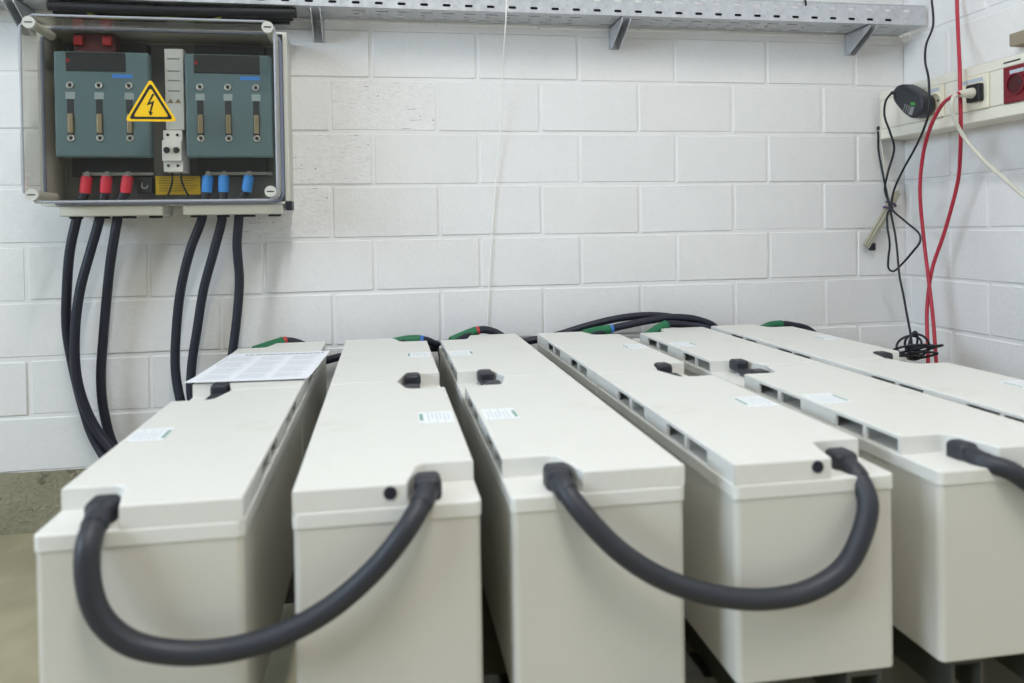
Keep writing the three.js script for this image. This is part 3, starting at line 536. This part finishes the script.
/* black plug-in adaptor */
{
  const t = thing('power_adaptor', 'black rounded plug-in power adaptor on the socket trunking', 'adaptor', [0, 0, 0]);
  const P = [[0.129, 0.0831], [0.1398, 0.1003], [0.1693, 0.1033], [0.2011, 0.09], [0.2352, 0.0706], [0.2537, 0.0574], [0.2573, 0.0331], [0.2458, 0.019], [0.2151, 0.0119], [0.1923, 0.0191], [0.1514, 0.0475], [0.1315, 0.0679]].map(([z, y]) => new THREE.Vector2(0.176 + (z - 0.193) * 0.8, 0.0565 + (y - 0.0565) * 0.96));
  const c = new THREE.CatmullRomCurve3(P.map((p) => V(p.x, p.y, 0)), true), s = new THREE.Shape(c.getPoints(60).map((p) => new THREE.Vector2(p.x, p.y)));
  mesh('case', onRight(s, TX - 0.006, 0.04, 0.009, 3), M.adaptor, t);
  mesh('plug_body', cyl(0.018, 0.018, [TX - 0.0005, 0.05, 0.165], [TX - 0.012, 0.05, 0.165], 24), M.adaptor, t);
  const quad = (pts) => new THREE.Shape(pts.map(([z, y]) => new THREE.Vector2(0.031 + 0.86 * z, y + 0.001))), fx = TX - 0.0455;
  const g1 = mesh('green_mark', onRight(quad([[0.186, 0.051], [0.203, 0.048], [0.204, 0.041], [0.187, 0.044]]), fx, 0.0008), M.signGreen, t); g1.userData.label = 'small green mark';
  mesh('rating_label', onRight(quad([[0.187, 0.0405], [0.201, 0.038], [0.191, 0.02], [0.176, 0.0235]]), fx, 0.0008), M.plate, t);
  for (let k = 0; k < 3; k++) mesh('print_line', onRight(quad([[0.165 + k * 0.008 - 0.002, 0.05 - k * 0.003], [0.167 + k * 0.008, 0.05 - k * 0.003], [0.158 + k * 0.008, 0.034 - k * 0.003], [0.156 + k * 0.008, 0.034 - k * 0.003]]), fx, 0.0006), M.plate, t);
  mesh('strain_relief', tube([[0.7684, 0.082, 0.144], [0.7614, 0.0861, 0.1349], [0.7554, 0.0841, 0.1281]], 0.0042, 12, 10), M.black, t);
  mesh('lead', tube([[0.7554, 0.0841, 0.129], [0.7484, 0.0689, 0.1202], [0.7504, 0.0334, 0.1107], [0.7634, -0.0081, 0.1129], [0.7784, -0.0475, 0.1077], [0.7884, -0.1039, 0.071], [0.7934, -0.1483, 0.0513], [0.7964, -0.1825, 0.0616], [0.7964, -0.2137, 0.0703], [0.7934, -0.2609, 0.0879], [0.7884, -0.3019, 0.1013], [0.7784, -0.3609, 0.1216], [0.7634, -0.4097, 0.155], [0.7384, -0.4503, 0.1984], [0.7134, -0.4899, 0.2418], [0.7084, -0.5195, 0.2533]], 0.0026, 120, 8), M.blackWire, t);
}
/* black wire from above: comes down past the adaptor, loops and ends in a coil behind the batteries */
{
  const t = thing('black_wire', 'thin black wire hanging in the corner and ending in a tangled coil', 'wire');
  mesh('wire', tube([[0.8334, 0.4289, 0.1775], [0.8334, 0.3265, 0.1716], [0.8234, 0.2376, 0.1894], [0.7934, 0.1855, 0.2027], [0.7784, 0.1468, 0.2172], [0.7464, 0.0918, 0.267], [0.7414, 0.0512, 0.2748], [0.7434, 0.0209, 0.2722], [0.7534, -0.0164, 0.2427], [0.7734, -0.0607, 0.1836], [0.7834, -0.104, 0.1321], [0.7864, -0.1513, 0.0952], [0.7864, -0.1855, 0.0848], [0.7834, -0.2006, 0.093], [0.7834, -0.2297, 0.1374], [0.7934, -0.2627, 0.1747], [0.7904, -0.2808, 0.1788], [0.7834, -0.2998, 0.1679], [0.7834, -0.3379, 0.1217], [0.7834, -0.355, 0.0922], [0.7834, -0.349, 0.0758], [0.7834, -0.321, 0.0754], [0.7834, -0.2889, 0.0809], [0.7834, -0.2358, 0.0722], [0.7854, -0.2057, 0.0729], [0.7894, -0.1956, 0.084]], 0.0026, 200, 8), M.blackWire, t);
  const pts = []; for (let k = 0; k <= 150; k++) { const a = k / 150 * Math.PI * 2 * 7, w = Math.sin(k * 0.11), q = Math.cos(k * 0.047); pts.push([0.683 + 0.022 * q + 0.02 * Math.sin(a + w), -0.527 + 0.02 * Math.sin(a * 0.37 + 1) * (0.5 + 0.5 * w) + 0.01 * Math.cos(a), 0.296 + (0.032 + 0.008 * w) * Math.cos(a + 0.5 * q)]); }
  mesh('coil', tube(pts, 0.0026, 420, 7), M.blackWire, t);
  for (const [dx, ry, rz, rr] of [[0, 0.5, 0.5, 0.03], [-0.01, 1.9, -0.4, 0.026], [0.01, 2.4, 0.7, 0.024]]) mesh('loop', new THREE.TorusGeometry(rr, 0.0026, 8, 40).rotateX(0.4).rotateY(ry).rotateZ(rz).translate(0.683 + dx, -0.507, 0.288), M.blackWire, t);
}
/* the red cables */
tag(mesh('red_cable', tube([[0.8684, 0.4286, 0.2222], [0.8634, 0.3119, 0.2186], [0.8434, 0.2109, 0.2436], [0.7834, 0.1018, 0.3167], [0.7714, 0.0309, 0.3311], [0.7704, -0.0327, 0.333], [0.7934, -0.09, 0.3036], [0.8134, -0.1382, 0.2741], [0.8234, -0.2526, 0.2211], [0.8134, -0.3477, 0.1896], [0.7934, -0.4424, 0.1966], [0.7634, -0.5465, 0.2353], [0.7534, -0.6186, 0.245], [0.7534, -0.8743, 0.2266]], 0.0042, 140, 10), M.red, scene), 'red cable running from above the trunking down behind the batteries', 'cable', 'red cables in the corner');
{
  const t = thing('plug', 'black square plug with pale grip in the trunking socket', 'plug', [0, 0, 0]);
  mesh('plug_body', rbox(TX - 0.018, TX - 0.004, 0.0265, 0.0655, 0.326, 0.364, 0.004, 3), M.black, t);
  mesh('plug_grip', merge([cyl(0.012, 0.006, [TX - 0.0175, 0.046, 0.345], [TX - 0.052, 0.044, 0.344], 16)]), M.greyCable, t);
  mesh('white_lead', tube([[TX - 0.05, 0.0445, 0.344], [0.7414, 0.0369, 0.3467], [0.7354, 0.0207, 0.349], [0.7454, -0.0075, 0.3428], [0.7684, -0.0518, 0.3463], [0.7784, -0.1032, 0.3856], [0.7714, -0.1434, 0.4417], [0.7534, -0.1934, 0.5246], [0.7334, -0.2204, 0.6178]], 0.0043, 90, 10), M.greyCable, t);
}
tag(mesh('red_cable_001', tube([[0.7562, 0.0455, 0.349], [0.7454, 0.0389, 0.3384], [0.7504, 0.0289, 0.3048], [0.7614, -0.0114, 0.2553], [0.7834, -0.0738, 0.2012], [0.7934, -0.1553, 0.1773], [0.8034, -0.2758, 0.1763], [0.8004, -0.3827, 0.1961], [0.7934, -0.4632, 0.2162], [0.7834, -0.5475, 0.2359], [0.7784, -0.6187, 0.2484], [0.7784, -0.8745, 0.2353]], 0.0042, 140, 10), M.red, scene), 'red cable starting at the plugged socket and curving down', 'cable', 'red cables in the corner');
/* folded pale cable tied in a bundle, hanging from the trunking corner */
{
  const t = thing('cable_bundle', 'folded pale grey cable tied into a slanting bundle in the corner', 'cable bundle', [0, 0, 0]);
  mesh('hook', rbox(0.805, 0.815, 0.0105, 0.0205, 0.004, 0.016, 0.003), M.black, t);
  mesh('strand', tube([[0.808, 0.0093, 0.012], [0.8151, -0.0415, 0.013], [0.8206, -0.0983, 0.018], [0.825, -0.1495, 0.03], [0.8254, -0.172, 0.034]], 0.003, 40, 8), M.greyCable, t);
  mesh('strand', tube([[0.8049, 0.0072, 0.012], [0.8049, -0.0416, 0.013], [0.8115, -0.0983, 0.018], [0.8161, -0.1495, 0.026], [0.8192, -0.1781, 0.03]], 0.0026, 40, 8), M.blackWire, t);
  const a = V(0.8442, -0.156, 0.03), b = V(0.764, -0.294, 0.015);
  for (const [o, k] of [[-0.0065, 0], [0, 1], [0.0065, 0.5]]) { const d = V(0.86, -0.5, 0).multiplyScalar(o), m = a.clone().lerp(b, 0.5).add(d).add(V(0, 0, 0.004 * k)); mesh('strand', tube([a.clone().add(d).add(V(0.003 * k, 0.006 * k, 0)), m, b.clone().add(d)], 0.0042, 24, 8), M.bundleGrey, t); }
  for (const f of [0.2, 0.3]) { const c = a.clone().lerp(b, f); mesh('tie', new THREE.TorusGeometry(0.0118, 0.0026, 6, 20).applyQuaternion(new THREE.Quaternion().setFromUnitVectors(V(0, 0, 1), b.clone().sub(a).normalize())).translate(c.x, c.y, c.z + 0.001), M.purple, t); }
  mesh('plug_end', rbox(0.775, 0.789, -0.305, -0.285, 0.006, 0.022, 0.004), M.black, t);
}
/* pale block fixed to the wall at the picture edge */
{
  const g = rbox(XR - 0.04, XR - 0.0005, 0.139, 0.167, 0.378, 0.47, 0.003), p = g.attributes.position;
  tag(mesh('wall_block', g, M.stone, scene), 'small rough beige block on the wall above the trunking', 'block');
}

renderer.render(scene, camera);
